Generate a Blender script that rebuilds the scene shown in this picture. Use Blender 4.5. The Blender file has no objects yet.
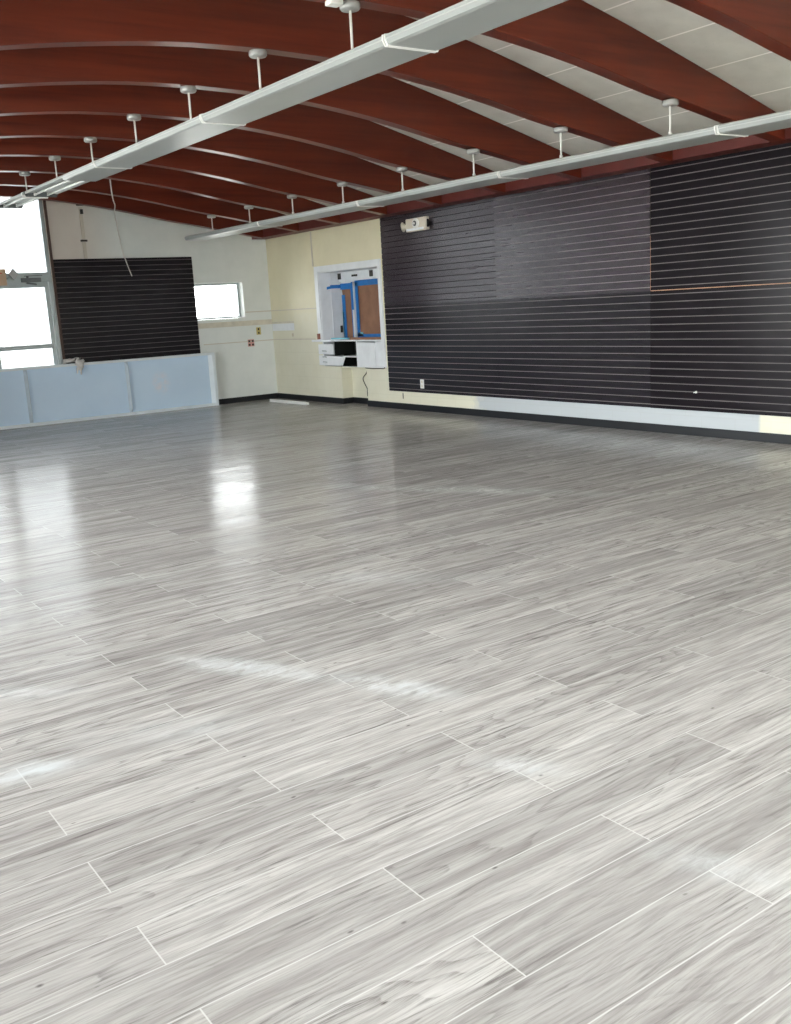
import bpy, bmesh, math, random
from mathutils import Vector, Matrix, Euler
random.seed(4)
S = bpy.context.scene
COL = S.collection

# ------------------------------------------------------------------ helpers
class MB:
    """collects shapes and links them as ONE mesh object"""
    def __init__(s): s.v = []; s.f = []; s.m = []; s.sm = []
    def add(s, vs, fs, mi=0, smooth=False):
        o = len(s.v); s.v += [tuple(v) for v in vs]
        for f in fs:
            s.f.append([i + o for i in f]); s.m.append(mi); s.sm.append(smooth)
        return s
    def box(s, x0, x1, y0, y1, z0, z1, mi=0):
        if x0 > x1: x0, x1 = x1, x0
        if y0 > y1: y0, y1 = y1, y0
        if z0 > z1: z0, z1 = z1, z0
        v = [(x0,y0,z0),(x1,y0,z0),(x1,y1,z0),(x0,y1,z0),(x0,y0,z1),(x1,y0,z1),(x1,y1,z1),(x0,y1,z1)]
        return s.add(v, [(0,3,2,1),(4,5,6,7),(0,1,5,4),(1,2,6,5),(2,3,7,6),(3,0,4,7)], mi)
    def obox(s, c, ax, ay, az, mi=0):
        """oriented box: centre and three half-axis vectors"""
        c = Vector(c); ax, ay, az = Vector(ax), Vector(ay), Vector(az)
        v = [c + i*ax + j*ay + k*az for k in (-1,1) for j in (-1,1) for i in (-1,1)]
        return s.add(v, [(0,2,3,1),(4,5,7,6),(0,1,5,4),(1,3,7,5),(3,2,6,7),(2,0,4,6)], mi)
    def prism(s, pts, axis, a, b, mi=0):
        """closed polygon (2-D) extruded along axis x/y/z from a to b"""
        n = len(pts)
        def mk(p, t):
            return {'x': (t, p[0], p[1]), 'y': (p[0], t, p[1]), 'z': (p[0], p[1], t)}[axis]
        v = [mk(p, a) for p in pts] + [mk(p, b) for p in pts]
        f = [tuple(range(n-1, -1, -1)), tuple(range(n, 2*n))]
        f += [(i, (i+1) % n, n + (i+1) % n, n + i) for i in range(n)]
        return s.add(v, f, mi)
    def lathe(s, prof, c, d=(0,0,1), seg=24, mi=0, smooth=True):
        """profile [(radius, height)] turned about direction d through c"""
        d = Vector(d).normalized(); q = d.to_track_quat('Z', 'Y'); c = Vector(c)
        v = []; f = []
        for r, h in prof:
            for i in range(seg):
                a = 2*math.pi*i/seg
                v.append(c + q @ Vector((r*math.cos(a), r*math.sin(a), h)))
        for k in range(len(prof)-1):
            for i in range(seg):
                j = (i+1) % seg
                f.append((k*seg+i, k*seg+j, (k+1)*seg+j, (k+1)*seg+i))
        f.append(tuple(range(seg-1, -1, -1))); n = (len(prof)-1)*seg
        f.append(tuple(range(n, n+seg)))
        return s.add(v, f, mi, smooth)
    def tube(s, pts, r, seg=8, mi=0):
        pts = [Vector(p) for p in pts]; rs = r if isinstance(r, (list, tuple)) else [r]*len(pts)
        v = []; f = []; up = None
        for i, p in enumerate(pts):
            t = (pts[min(i+1, len(pts)-1)] - pts[max(i-1, 0)]).normalized()
            if up is None:
                up = Vector((0,0,1)) if abs(t.z) < .9 else Vector((1,0,0))
            a = t.cross(up).normalized(); b = a.cross(t).normalized(); up = b
            for k in range(seg):
                th = 2*math.pi*k/seg
                v.append(p + rs[i]*(a*math.cos(th) + b*math.sin(th)))
        for i in range(len(pts)-1):
            for k in range(seg):
                j = (k+1) % seg
                f.append((i*seg+k, i*seg+j, (i+1)*seg+j, (i+1)*seg+k))
        f.append(tuple(range(seg-1, -1, -1))); n = (len(pts)-1)*seg
        f.append(tuple(range(n, n+seg)))
        return s.add(v, f, mi, True)
    def build(s, name, mats, parent=None, loc=None, bevel=0, seg=2, rot=None):
        me = bpy.data.meshes.new(name); me.from_pydata(s.v, [], s.f)
        bm = bmesh.new(); bm.from_mesh(me)
        bmesh.ops.recalc_face_normals(bm, faces=bm.faces); bm.to_mesh(me); bm.free()
        if not isinstance(mats, (list, tuple)): mats = [mats]
        for m in mats: me.materials.append(m)
        for i, pl in enumerate(me.polygons):
            pl.material_index = s.m[i]; pl.use_smooth = s.sm[i]
        o = bpy.data.objects.new(name, me); COL.objects.link(o)
        if parent: o.parent = parent
        if loc is not None: o.location = loc
        if rot is not None: o.rotation_euler = rot
        if bevel:
            b = o.modifiers.new('bevel', 'BEVEL'); b.width = bevel; b.segments = seg
            b.limit_method = 'ANGLE'; b.angle_limit = math.radians(40)
        return o

def tag(o, label, cat, group=None, kind=None):
    o['label'] = label; o['category'] = cat
    if group: o['group'] = group
    if kind: o['kind'] = kind
    return o
def struct(o, label=None, cat=None):
    o['kind'] = 'structure'
    if label: o['label'] = label
    if cat: o['category'] = cat
    return o
def empty(name, loc, label, cat, group=None, rz=0):
    o = bpy.data.objects.new(name, None); COL.objects.link(o); o.empty_display_size = .1
    o.location = loc; o.rotation_euler = (0, 0, rz)
    return tag(o, label, cat, group)
def copy_tree(o, parent=None):
    c = o.copy(); COL.objects.link(c)
    if parent: c.parent = parent
    for ch in list(o.children): copy_tree(ch, c)
    return c

# ------------------------------------------------------------------ materials
class NT:
    def __init__(s, name):
        s.mat = bpy.data.materials.new(name); s.mat.use_nodes = True
        s.t = s.mat.node_tree; s.t.nodes.clear()
        s.out = s.n('ShaderNodeOutputMaterial'); s.b = s.n('ShaderNodeBsdfPrincipled')
        s.l(s.b.outputs[0], s.out.inputs[0])
    def n(s, typ, **kw):
        o = s.t.nodes.new(typ)
        for k, v in kw.items(): setattr(o, k, v)
        return o
    def l(s, a, b): s.t.links.new(a, b)
    def put(s, sock, v):
        if hasattr(v, 'is_linked'): s.l(v, sock)
        else: sock.default_value = v
    def math(s, op, a, b=None, c=None, clamp=False):
        o = s.n('ShaderNodeMath', operation=op, use_clamp=clamp)
        s.put(o.inputs[0], a)
        if b is not None: s.put(o.inputs[1], b)
        if c is not None: s.put(o.inputs[2], c)
        return o.outputs[0]
    def mix(s, f, a, b):
        o = s.n('ShaderNodeMix', data_type='RGBA')
        s.put(o.inputs[0], f)
        for sk, v in ((o.inputs[6], a), (o.inputs[7], b)):
            if hasattr(v, 'is_linked'): s.l(v, sk)
            else: sk.default_value = (*v, 1) if len(v) == 3 else v
        return o.outputs[2]
    def obj(s): return s.n('ShaderNodeTexCoord').outputs['Object']
    def world(s): return s.n('ShaderNodeNewGeometry').outputs['Position']
    def xyz(s, v):
        o = s.n('ShaderNodeSeparateXYZ'); s.l(v, o.inputs[0]); return o.outputs
    def comb(s, x, y, z):
        o = s.n('ShaderNodeCombineXYZ')
        for i, v in enumerate((x, y, z)): s.put(o.inputs[i], v)
        return o.outputs[0]
    def scale(s, v, sc, off=(0,0,0)):
        o = s.n('ShaderNodeMapping'); s.l(v, o.inputs[0]); o.inputs['Scale'].default_value = sc
        o.inputs['Location'].default_value = off; return o.outputs[0]
    def noise(s, v, sc=5, det=3, rough=.5, dist=0):
        o = s.n('ShaderNodeTexNoise'); s.l(v, o.inputs['Vector']); o.inputs['Scale'].default_value = sc
        o.inputs['Detail'].default_value = det; o.inputs['Roughness'].default_value = rough
        o.inputs['Distortion'].default_value = dist; return o.outputs[0]
    def rng(s, v, a, b, c=0., d=1., smooth=False):
        o = s.n('ShaderNodeMapRange'); s.put(o.inputs[0], v)
        if smooth: o.interpolation_type = 'SMOOTHSTEP'
        for i, x in enumerate((a, b, c, d)): o.inputs[i+1].default_value = x
        return o.outputs[0]
    def bump(s, h, strength=.3, dist=.01):
        o = s.n('ShaderNodeBump'); o.inputs['Strength'].default_value = strength
        o.inputs['Distance'].default_value = dist; s.l(h, o.inputs['Height'])
        s.l(o.outputs[0], s.b.inputs['Normal']); return o
    def set(s, **kw):
        names = dict(col='Base Color', rough='Roughness', spec='Specular IOR Level', metal='Metallic', coat='Coat Weight', coatr='Coat Roughness')
        for k, v in kw.items():
            sk = s.b.inputs[names[k]]
            if hasattr(v, 'is_linked'): s.l(v, sk)
            elif k == 'col': sk.default_value = (*v, 1)
            else: sk.default_value = v
        return s

def srgb(r, g, b):
    f = lambda c: (c/255/12.92) if c/255 <= .04045 else ((c/255+.055)/1.055)**2.4
    return (f(r), f(g), f(b))
def plain(name, col, rough=.5, spec=.5, metal=0, var=.08, vs=6, bump=0):
    """a paint with slight cloudiness and grain"""
    m = NT(name); o = m.obj()
    n = m.noise(o, vs, 4)
    dark = tuple(c*(1-var) for c in col); lite = tuple(min(1, c*(1+var)) for c in col)
    m.set(col=m.mix(m.rng(n, .3, .7), dark, lite), rough=rough, spec=spec, metal=metal)
    if bump: m.bump(m.noise(o, 180, 2), bump, .002)
    return m.mat

# floor -------------------------------------------------------------
TP, TL = .1888, 1.2637
def floor_material():
    m = NT('grey wood look plank floor'); P = m.world(); X, Y, Z = m.xyz(P)
    r = m.math('DIVIDE', m.math('ADD', Y, 12.394), TP); row = m.math('FLOOR', r); fr = m.math('FRACT', r)
    odd = m.math('FLOORED_MODULO', row, 2.)
    # rows alternate: joints of the even rows (counted towards the camera) at x=-7.60
    q = m.math('DIVIDE', m.math('ADD', m.math('ADD', X, 6.98), m.math('MULTIPLY', odd, .62)), TL)
    col = m.math('FLOOR', q); fc = m.math('FRACT', q)
    wn = m.n('ShaderNodeTexWhiteNoise', noise_dimensions='3D'); m.l(m.comb(col, row, 3.3), wn.inputs[0])
    rnd = m.xyz(wn.outputs['Color']); rv = wn.outputs['Value']
    # distance to the plank edges
    ey = m.math('MULTIPLY', m.math('SUBTRACT', .5, m.math('ABSOLUTE', m.math('SUBTRACT', fr, .5))), TP)
    ex = m.math('MULTIPLY', m.math('SUBTRACT', .5, m.math('ABSOLUTE', m.math('SUBTRACT', fc, .5))), TL)
    e = m.math('MINIMUM', ex, ey); groove = m.rng(e, .0012, .0026, 1, 0)
    # grain, every plank cut from another place of the wood
    ox = m.math('ADD', X, m.math('MULTIPLY', rnd[0], 40.)); oy = m.math('ADD', Y, m.math('MULTIPLY', rnd[1], 40.))
    G = m.comb(ox, oy, m.math('MULTIPLY', rnd[2], 9.))
    warp = m.noise(m.scale(G, (1.3, 5, 1)), 1.6, 2)
    G2 = m.comb(ox, m.math('ADD', oy, m.math('MULTIPLY', m.math('SUBTRACT', warp, .5), .05)), 0.)
    big = m.noise(m.scale(G2, (.8, 13, 1)), 1.5, 4, .6)
    fine = m.noise(m.scale(G2, (2.6, 70, 1)), 1.6, 6, .75)
    streak = m.noise(m.scale(G2, (1.3, 38, 1)), 1.3, 7, .75, .3)
    blot = m.noise(m.scale(G, (1.6, 5, 1)), 1.2, 2)
    lite = m.mix(m.rng(big, .34, .64), srgb(166,161,159), srgb(207,204,201))
    c = m.mix(m.rng(fine, .44, .68, 0, .55), lite, srgb(118,113,111))
    c = m.mix(m.math('MULTIPLY', m.rng(streak, .53, .66, 0, .85), m.rng(blot, .44, .58)), c, srgb(84,79,77))
    con = m.noise(m.scale(G, (.75, 5.5, 1)), 1.1, 2, .45, .25)
    fr2 = m.math('FRACT', m.math('MULTIPLY', con, 17.))
    ring = m.math('MULTIPLY', m.rng(fr2, .55, .95), m.rng(fr2, .95, 1., 1, 0))
    c = m.mix(m.math('MULTIPLY', m.math('MULTIPLY', ring, m.rng(rnd[1], .2, .7, .15, .6)), m.rng(fine, .35, .6)), c, srgb(98,92,90))
    kn = m.n('ShaderNodeTexVoronoi', feature='F1'); m.l(m.scale(G2, (4.5, 10, 1)), kn.inputs['Vector'])
    kn.inputs['Scale'].default_value = 1.1
    c = m.mix(m.rng(kn.outputs['Distance'], .02, .06, .8, 0), c, srgb(84,78,76))
    c = m.mix(m.rng(rv, .2, 1, 0, .38), c, srgb(132,128,127))
    c = m.mix(m.math('MULTIPLY', groove, .8), c, srgb(214,213,211))
    # dried plaster dust smeared on the floor, each patch where it lies
    dust = None
    for (px, py, rx, ry, ang, amt) in ((-6.57,-11.68,.55,.13,-1.05,1.0), (-6.22,-12.3,.42,.13,-1.15,.9), (-7.62,-12.05,.34,.12,-.3,1.),
                                       (-6.30,-13.15,.24,.09,-1.,.6), (-6.30,-13.92,.30,.10,-1.2,.5), (-7.05,-12.1,.5,.16,-.5,.35),
                                       (-7.4,-11.3,.4,.12,-.6,.45), (-3.4,-9.3,2.2,.22,-1.05,.4), (-5.3,-11.0,.9,.2,-.8,.3), (-6.6,-9.8,.6,.2,-.5,.3)):
        dx = m.math('SUBTRACT', X, px); dy = m.math('SUBTRACT', Y, py); ca, sa = math.cos(ang), math.sin(ang)
        u = m.math('DIVIDE', m.math('ADD', m.math('MULTIPLY', dx, ca), m.math('MULTIPLY', dy, sa)), rx)
        v = m.math('DIVIDE', m.math('SUBTRACT', m.math('MULTIPLY', dy, ca), m.math('MULTIPLY', dx, sa)), ry)
        d = m.math('SQRT', m.math('ADD', m.math('MULTIPLY', u, u), m.math('MULTIPLY', v, v)))
        k = m.rng(d, .15, 1., amt, 0, True)
        dust = k if dust is None else m.math('MAXIMUM', dust, k)
    dn = m.math('ADD', m.math('MULTIPLY', m.noise(m.scale(P, (9, 22, 1)), 1.2, 7, .75, .8), .6), m.math('MULTIPLY', m.noise(m.scale(P, (2.5, 4, 1)), 1.3, 3), .4))
    dust = m.math('MULTIPLY', dust, m.rng(dn, .36, .62), clamp=True)
    c = m.mix(m.math('MULTIPLY', dust, .95), c, srgb(216,221,223))
    rough = m.math('ADD', m.rng(fine, .3, .7, .13, .22), m.math('MULTIPLY', dust, .35))
    m.set(col=c, rough=rough, spec=.045)
    bp = m.n('ShaderNodeBump'); bp.inputs['Strength'].default_value = .12; bp.inputs['Distance'].default_value = .002
    m.l(m.math('SUBTRACT', fine, m.math('MULTIPLY', groove, .8)), bp.inputs['Height'])
    # each plank lies a hair out of level
    tilt = m.n('ShaderNodeVectorMath', operation='MULTIPLY_ADD'); sub = m.n('ShaderNodeVectorMath', operation='SUBTRACT')
    m.l(wn.outputs['Color'], sub.inputs[0]); sub.inputs[1].default_value = (.5, .5, .5)
    m.l(sub.outputs[0], tilt.inputs[0]); tilt.inputs[1].default_value = (.012, .022, 0); m.l(bp.outputs[0], tilt.inputs[2])
    nz = m.n('ShaderNodeVectorMath', operation='NORMALIZE'); m.l(tilt.outputs[0], nz.inputs[0])
    m.l(nz.outputs[0], m.b.inputs['Normal'])
    return m.mat

def beam_material():
    m = NT('red brown varnished laminated timber'); X, Y, Z = m.xyz(m.world())
    o = m.comb(X, m.math('MULTIPLY', Y, 3.7), Z)      # no two beams share a grain
    g = m.noise(m.scale(o, (.8, 1, 9)), 1.3, 4, .55, .2); f = m.noise(m.scale(o, (1.6, 6, 30)), 1.5, 3, .5)
    lam = m.noise(m.scale(o, (.3, .3, 22)), 1., 1)
    c = m.mix(m.rng(g, .15, .85), srgb(68,24,15), srgb(120,49,29))
    c = m.mix(m.rng(f, .35, .75, 0, .4), c, srgb(80,29,18))
    c = m.mix(m.rng(lam, .42, .6, 0, .25), c, srgb(124,52,32))
    m.set(col=c, rough=.3, spec=.4)
    return m.mat

def ceiling_material():
    m = NT('off white ceiling board'); P = m.world(); X, Y, Z = m.xyz(P)
    fx = m.math('FRACT', m.math('DIVIDE', m.math('ADD', X, .76), .585))
    e = m.math('ABSOLUTE', m.math('SUBTRACT', fx, .5)); line = m.rng(e, .482, .490)
    n = m.noise(P, 5, 4); sp = m.noise(P, 60, 2)
    c = m.mix(m.rng(n, .3, .7), srgb(205,203,195), srgb(217,215,207))
    c = m.mix(m.rng(sp, .68, .72, 0, .25), c, srgb(150,148,142))
    c = m.mix(line, c, srgb(252,249,243))
    m.set(col=c, rough=.85, spec=.2); m.bump(m.math('SUBTRACT', m.math('MULTIPLY', sp, .2), line), .25, .006)
    return m.mat

def back_wall_material():
    m = NT('back wall paint'); P = m.world(); X, Y, Z = m.xyz(P)
    n = m.noise(P, 2.2, 5, .6)
    cool = m.mix(m.rng(n, .3, .7), srgb(222,226,222), srgb(233,236,232))
    warm = m.mix(m.rng(n, .3, .7), srgb(218,209,199), srgb(226,218,208))
    f = m.math('MULTIPLY', m.rng(X, -3.35, -2.5, 1, 0, True), m.rng(Z, 2.0, 2.1))
    c = m.mix(f, cool, warm)
    band = m.math('MULTIPLY', m.rng(Z, 1.278, 1.286), m.rng(Z, 1.362, 1.37, 1, 0))
    c = m.mix(band, c, srgb(214,209,196))
    m.set(col=c, rough=.55, spec=.35); m.bump(m.noise(P, 30, 3), .12, .004)
    return m.mat

def right_wall_material():
    m = NT('cream and white side wall paint'); P = m.world(); X, Y, Z = m.xyz(P)
    n = m.noise(P, 2.0, 5, .6)
    cream = m.mix(m.rng(n, .3, .7), srgb(222,214,182), srgb(232,224,194))
    pale = m.mix(m.rng(n, .3, .7), srgb(222,218,196), srgb(230,227,208))
    edge = m.math('MULTIPLY', m.math('SUBTRACT', m.noise(P, 9, 3), .5), .35)
    low = m.math('ADD', Z, edge)
    c = m.mix(m.rng(low, 1.2, 1.6, 1, 0), cream, pale)
    white = m.math('MULTIPLY', m.math('MULTIPLY', m.rng(Y, -9.69, -9.66), m.rng(m.math('ADD', Y, m.math('MULTIPLY', edge, 1.5)), -5.6, -5.3, 1, 0)), m.rng(Z, .3, .32, 1, 0))
    c = m.mix(white, c, srgb(188,193,196))
    # coursed blockwork showing through the paint, low down beside the niche
    br = m.n('ShaderNodeTexBrick'); m.l(m.comb(Y, Z, 0.), br.inputs['Vector']); br.inputs['Scale'].default_value = 1
    br.inputs['Brick Width'].default_value = .4; br.inputs['Row Height'].default_value = .2; br.inputs['Mortar Size'].default_value = .006
    bf = m.math('MULTIPLY', br.outputs['Fac'], m.rng(Z, .95, 1.0, 1, 0))
    c = m.mix(m.math('MULTIPLY', bf, .07), c, srgb(150,146,124))
    m.set(col=c, rough=.55, spec=.35)
    m.bump(m.math('SUBTRACT', m.math('MULTIPLY', m.noise(P, 30, 3), .3), bf), .12, .004)
    return m.mat

def slat_material(name, rough, col, spec):
    m = NT(name); o = m.world()
    n = m.noise(m.scale(o, (2, 1.2, 14)), 1.3, 4); w = m.noise(m.scale(o, (1, 1.2, 1.2)), 1.1, 3)
    c = m.mix(m.rng(n, .3, .7), tuple(x*.8 for x in col), tuple(x*1.25 for x in col))
    m.set(col=c, rough=m.rng(w, .2, .8, rough*.97, rough*1.03), spec=spec)
    return m.mat

def glass_material(name='clear window glass', tint=(.97, .975, .97)):
    m = NT(name); m.t.nodes.remove(m.b)
    tr = m.n('ShaderNodeBsdfTransparent'); tr.inputs[0].default_value = (*tint, 1)
    gl = m.n('ShaderNodeBsdfGlossy'); gl.inputs['Roughness'].default_value = .02
    fr = m.n('ShaderNodeFresnel'); fr.inputs[0].default_value = 1.45
    mx = m.n('ShaderNodeMixShader'); m.l(fr.outputs[0], mx.inputs[0]); m.l(tr.outputs[0], mx.inputs[1]); m.l(gl.outputs[0], mx.inputs[2])
    m.l(mx.outputs[0], m.out.inputs[0])
    return m.mat

M = dict(
    floor=floor_material(), beam=beam_material(), ceil=ceiling_material(), bwall=back_wall_material(), rwall=right_wall_material(),
    slat_gloss=slat_material('glossy charcoal slatwall laminate', .24, srgb(52,43,51), 1.0),  # base lightened to put some of the sheen into the colour
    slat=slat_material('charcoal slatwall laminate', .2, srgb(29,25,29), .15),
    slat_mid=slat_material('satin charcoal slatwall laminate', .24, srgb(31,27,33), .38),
    slot=plain('grey slot insert', srgb(122,115,114), .5, .4, var=.12),
    slotk=plain('dark slot lining', srgb(40,36,38), .6, .3, var=.1),
    core=plain('raw orange brown board core', srgb(206,160,128), .8, .2, var=.15, vs=20),
    glass=glass_material(), tinted=glass_material('shop glass tinted for dimming', (.525, .535, .54)),  # tint added to dim the back glazing and its floor reflection
    wallp=plain('plain wall paint', srgb(206,206,198), .6, .3),
    black=plain('black vinyl base', srgb(24,26,30), .45, .4, var=.2),
    frieze=plain('dull red painted board', srgb(96,40,35), .5, .4, var=.18, vs=3),
    white=plain('white painted wood', srgb(234,237,240), .45, .45, var=.05),
    fixture=plain('white enamelled sheet metal', srgb(186,189,187), .35, .5, var=.04),
    lens=plain('frosted grey acrylic lens', srgb(162,166,164), .32, .5, var=.05, vs=2),
    bracket=plain('bright white plastic clip', srgb(236,236,232), .4, .5, var=.02),
    canopy=plain('grey painted steel', srgb(160,160,158), .35, .5, metal=.2, var=.06),
    tube=plain('white lamp tube', srgb(232,234,234), .25, .5, var=.02),
    alu=plain('dull aluminium', srgb(168,176,176), .38, .5, metal=.35, var=.06),
    alud=plain('dark aluminium', srgb(92,96,96), .4, .5, metal=.4, var=.1),
    jamb=plain('dark brown timber trim', srgb(84,62,52), .5, .4, var=.2, vs=8),
    bpanel=None, bframe=plain('pale blue grey enamel frame', srgb(228,236,240), .4, .45, var=.04),
    rib=plain('grey metal rib', srgb(200,212,220), .35, .5, metal=.2, var=.06),
    rag=plain('off white crumpled cloth', srgb(214,210,206), .9, .1, var=.1, vs=14),
    tape=plain('blue masking tape', srgb(42,122,196), .55, .3, var=.12, vs=9),
    tapel=plain('pale cyan masking film', srgb(130,206,222), .4, .4, var=.12, vs=9),
    paper=plain('brown masking paper', srgb(150,112,90), .7, .2, var=.16, vs=5),
    dark=plain('dark part and bay shade', srgb(30,32,30), .8, .2),  # also carries the painted shade of the open cabinet bay
    vent=plain('dark vent mesh', srgb(52,50,46), .6, .3, var=.3, vs=40),
    cable=plain('white cable sheath', srgb(232,230,224), .5, .4),
    cord=plain('black rubber cord', srgb(30,26,24), .5, .4),
    brass=plain('yellowed switch plate', srgb(196,180,112), .45, .5, var=.1),
    slotd=plain('dark outlet slots', srgb(58,52,46), .6, .3),
    redp=plain('red outlet surround', srgb(206,160,152), .6, .3),
    redbox=plain('rust red junction box', srgb(150,100,84), .6, .3, var=.2, vs=12),
    red=plain('red sign lettering', srgb(214,34,44), .5, .4),
    tan=plain('tan sign housing', srgb(206,176,146), .55, .4),
    cream=plain('cream moulded plastic', srgb(214,206,190), .45, .4, var=.05),
    lampw=plain('white lamp lens', srgb(238,238,234), .25, .5, var=.02),
    pave=plain('pale concrete paving', srgb(222,220,214), .9, .1),  # lightened so the ground bounces more daylight to the ceiling
    bark=plain('pale bare bark', srgb(112,84,66), .9, .1, var=.2, vs=9),
    ledge=plain('beige raw plaster band', srgb(214,208,192), .7, .2, var=.1, vs=9),
    conduit=plain('wall coloured conduit', srgb(206,198,184), .6, .3),
)
def bpanel_mat():
    m = NT('pale blue grey panel sheet'); o = m.world(); X, Y, Z = m.xyz(o)
    n = m.noise(o, 2.4, 4); c = m.mix(m.rng(n, .3, .7), srgb(206,228,248), srgb(212,233,252))
    dx = m.math('DIVIDE', m.math('ADD', X, 2.17), .17); dz = m.math('DIVIDE', m.math('SUBTRACT', Z, .46), .2)
    d = m.math('SQRT', m.math('ADD', m.math('MULTIPLY', dx, dx), m.math('MULTIPLY', dz, dz)))
    sm = m.math('MULTIPLY', m.rng(d, .3, 1.2, 1, 0, True), m.rng(m.noise(o, 9, 4, .7), .36, .6))
    c = m.mix(m.math('MULTIPLY', sm, .6), c, srgb(238,230,236))
    m.set(col=c, rough=.42, spec=.4); return m.mat
M['bpanel'] = bpanel_mat()

# ------------------------------------------------------------------ dimensions
XL, YF = -9.2, -18.6            # left wall, wall behind the photographer (right wall x=0, back wall y=0)
def interp(pts, x):
    """Catmull-Rom through (x, z)"""
    n = len(pts)
    for i in range(n-1):
        if x <= pts[i+1][0] or i == n-2:
            p1, p2 = pts[i], pts[i+1]; p0 = pts[i-1] if i else (2*p1[0]-p2[0], 2*p1[1]-p2[1]); p3 = pts[i+2] if i < n-2 else (2*p2[0]-p1[0], 2*p2[1]-p1[1])
            h = p2[0]-p1[0]; t = (x-p1[0])/h
            m1 = (p2[1]-p0[1])/(p2[0]-p0[0])*h; m2 = (p3[1]-p1[1])/(p3[0]-p1[0])*h
            return (2*t**3-3*t*t+1)*p1[1] + (t**3-2*t*t+t)*m1 + (-2*t**3+3*t*t)*p2[1] + (t**3-t*t)*m2
HB = [(0,2.655),(.27,2.697),(.6,2.752),(1.39,2.89),(1.95,2.98),(2.6,3.105),(3.25,3.205),(4.0,3.28),(4.65,3.30)]
HC = [(0,2.81),(.8,3.03),(1.6,3.245),(2.4,3.45),(3.2,3.62),(4.0,3.72),(4.65,3.745)]
def zbeam(x):
    a = min(-x, 9.3 + x); a = max(a, 0); return interp(HB, a)
def zceil(x):
    a = min(-x, 9.3 + x); a = max(a, 0); return interp(HC, a)
NX = 48
XS = [XL*i/NX for i in range(NX+1)]
BEAM_T = .13
BEAM_Y = [-.36] + [-.341 - 1.205*k for k in range(1, 11)]

# ------------------------------------------------------------------ room shell
struct(MB().box(XL-.3, .6, YF-.3, .3, -.12, 0).build('floor', M['floor']), 'grey wood look plank floor with dust smears', 'floor')
c = MB()
prof = [(x, zceil(x)) for x in XS]; prof2 = [(x, z+.08) for x, z in prof]
for i in range(NX):
    c.prism([prof[i], prof[i+1], prof2[i+1], prof2[i]], 'y', YF, 0)
struct(c.build('ceiling', M['ceil']), 'pale board ceiling curving between the beams', 'ceiling')

def wall_y(name, y0, y1, holes, mat, label):
    """wall across the room following the curved ceiling, with rectangular openings (x0,x1,z0,z1)"""
    w = MB(); xs = sorted(set([round(x, 4) for x in XS] + [v for h in holes for v in h[:2]]), reverse=True)
    for a, b in zip(xs[:-1], xs[1:]):
        segs = [(0, None)]
        for h in holes:
            if h[0] - 1e-6 <= b and a <= h[1] + 1e-6:
                segs = [(0, h[2]), (h[3], None)]
        for lo, hi in segs:
            za, zb = (zceil(a), zceil(b)) if hi is None else (hi, hi)
            if min(za, zb) <= lo + .005: continue
            w.prism([(a, lo), (b, lo), (b, zb), (a, za)], 'y', y0, y1)
    return struct(w.build(name, mat), label, 'wall')
GX0, GX1 = -9.1, -3.675          # tall glazing of the back wall
wall_y('wall_back', 0, .25, [(-1.45, -.51, 1.42, 2.01), (GX0, GX1, 0, 3.5)], M['bwall'], 'pale grey painted end wall behind the long blue panel')
wall_y('wall_front', YF-.25, YF, [(-8.8, -.5, .8, 2.75)], M['wallp'], 'wall behind the photographer with a wide shop window')

# right wall with the niche and the knee hole below it
w = MB()
NY0, NY1, NZ0, NZ1, ND = -3.34, -1.66, .585, 2.06, .42
KY0, KY1, KD = -2.87, -2.16, .19
w.box(0, .5, YF, NY0, 0, 2.81); w.box(0, .5, NY1, .25, 0, 2.81); w.box(0, .5, NY0, NY1, NZ1, 2.81)
w.box(ND, .5, NY0, NY1, NZ0, NZ1)
w.box(0, .5, NY0, KY0, 0, NZ0); w.box(0, .5, KY1, NY1, 0, NZ0); w.box(KD, .5, KY0, KY1, 0, NZ0); w.box(0.03, .5, KY0, KY1, .56, NZ0)
struct(w.build('wall_right', M['rwall']), 'cream painted side wall behind the black slatwall', 'wall')
# left wall; unseen window opening stretched to throw daylight on the back wall
w = MB(); LW = (-17.6, -3.6, .15, 2.76)
w.box(XL-.25, XL, YF, LW[0], 0, 2.84); w.box(XL-.25, XL, LW[1], .25, 0, 2.84); w.box(XL-.25, XL, LW[0], LW[1], 0, LW[2]); w.box(XL-.25, XL, LW[0], LW[1], LW[3], 2.84)
struct(w.build('wall_left', M['wallp']), 'painted wall on the left of the photographer', 'wall')
# baseboards
b = MB(); BT, BH = .014, .089
b.box(-BT, 0, YF, KY0, 0, BH); b.box(-BT, 0, KY1, 0, 0, BH); b.box(KD-BT, KD, KY0, KY1, 0, BH)
b.box(-BT, KD, KY1-.002, KY1-BT-.002, 0, BH); b.box(0, KD-BT, KY0+.002, KY0+BT, 0, BH)
struct(b.build('baseboard_right', M['black'], bevel=.003), 'black vinyl base along the cream side wall', 'baseboard')
struct(MB().box(GX1+.1, -BT, -BT, 0, 0, BH).build('baseboard_back', M['black'], bevel=.003), 'black vinyl base along the pale end wall', 'baseboard')
# red frieze board between the beam ends on the right wall
struct(MB().prism([(0,2.703),(-.262,2.703),(-.262,2.878),(0,2.808)], 'y', YF, -.001).build('trim_1', M['frieze'], bevel=.003), 'dull red timber plate along the top of the cream side wall', 'trim')
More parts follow.
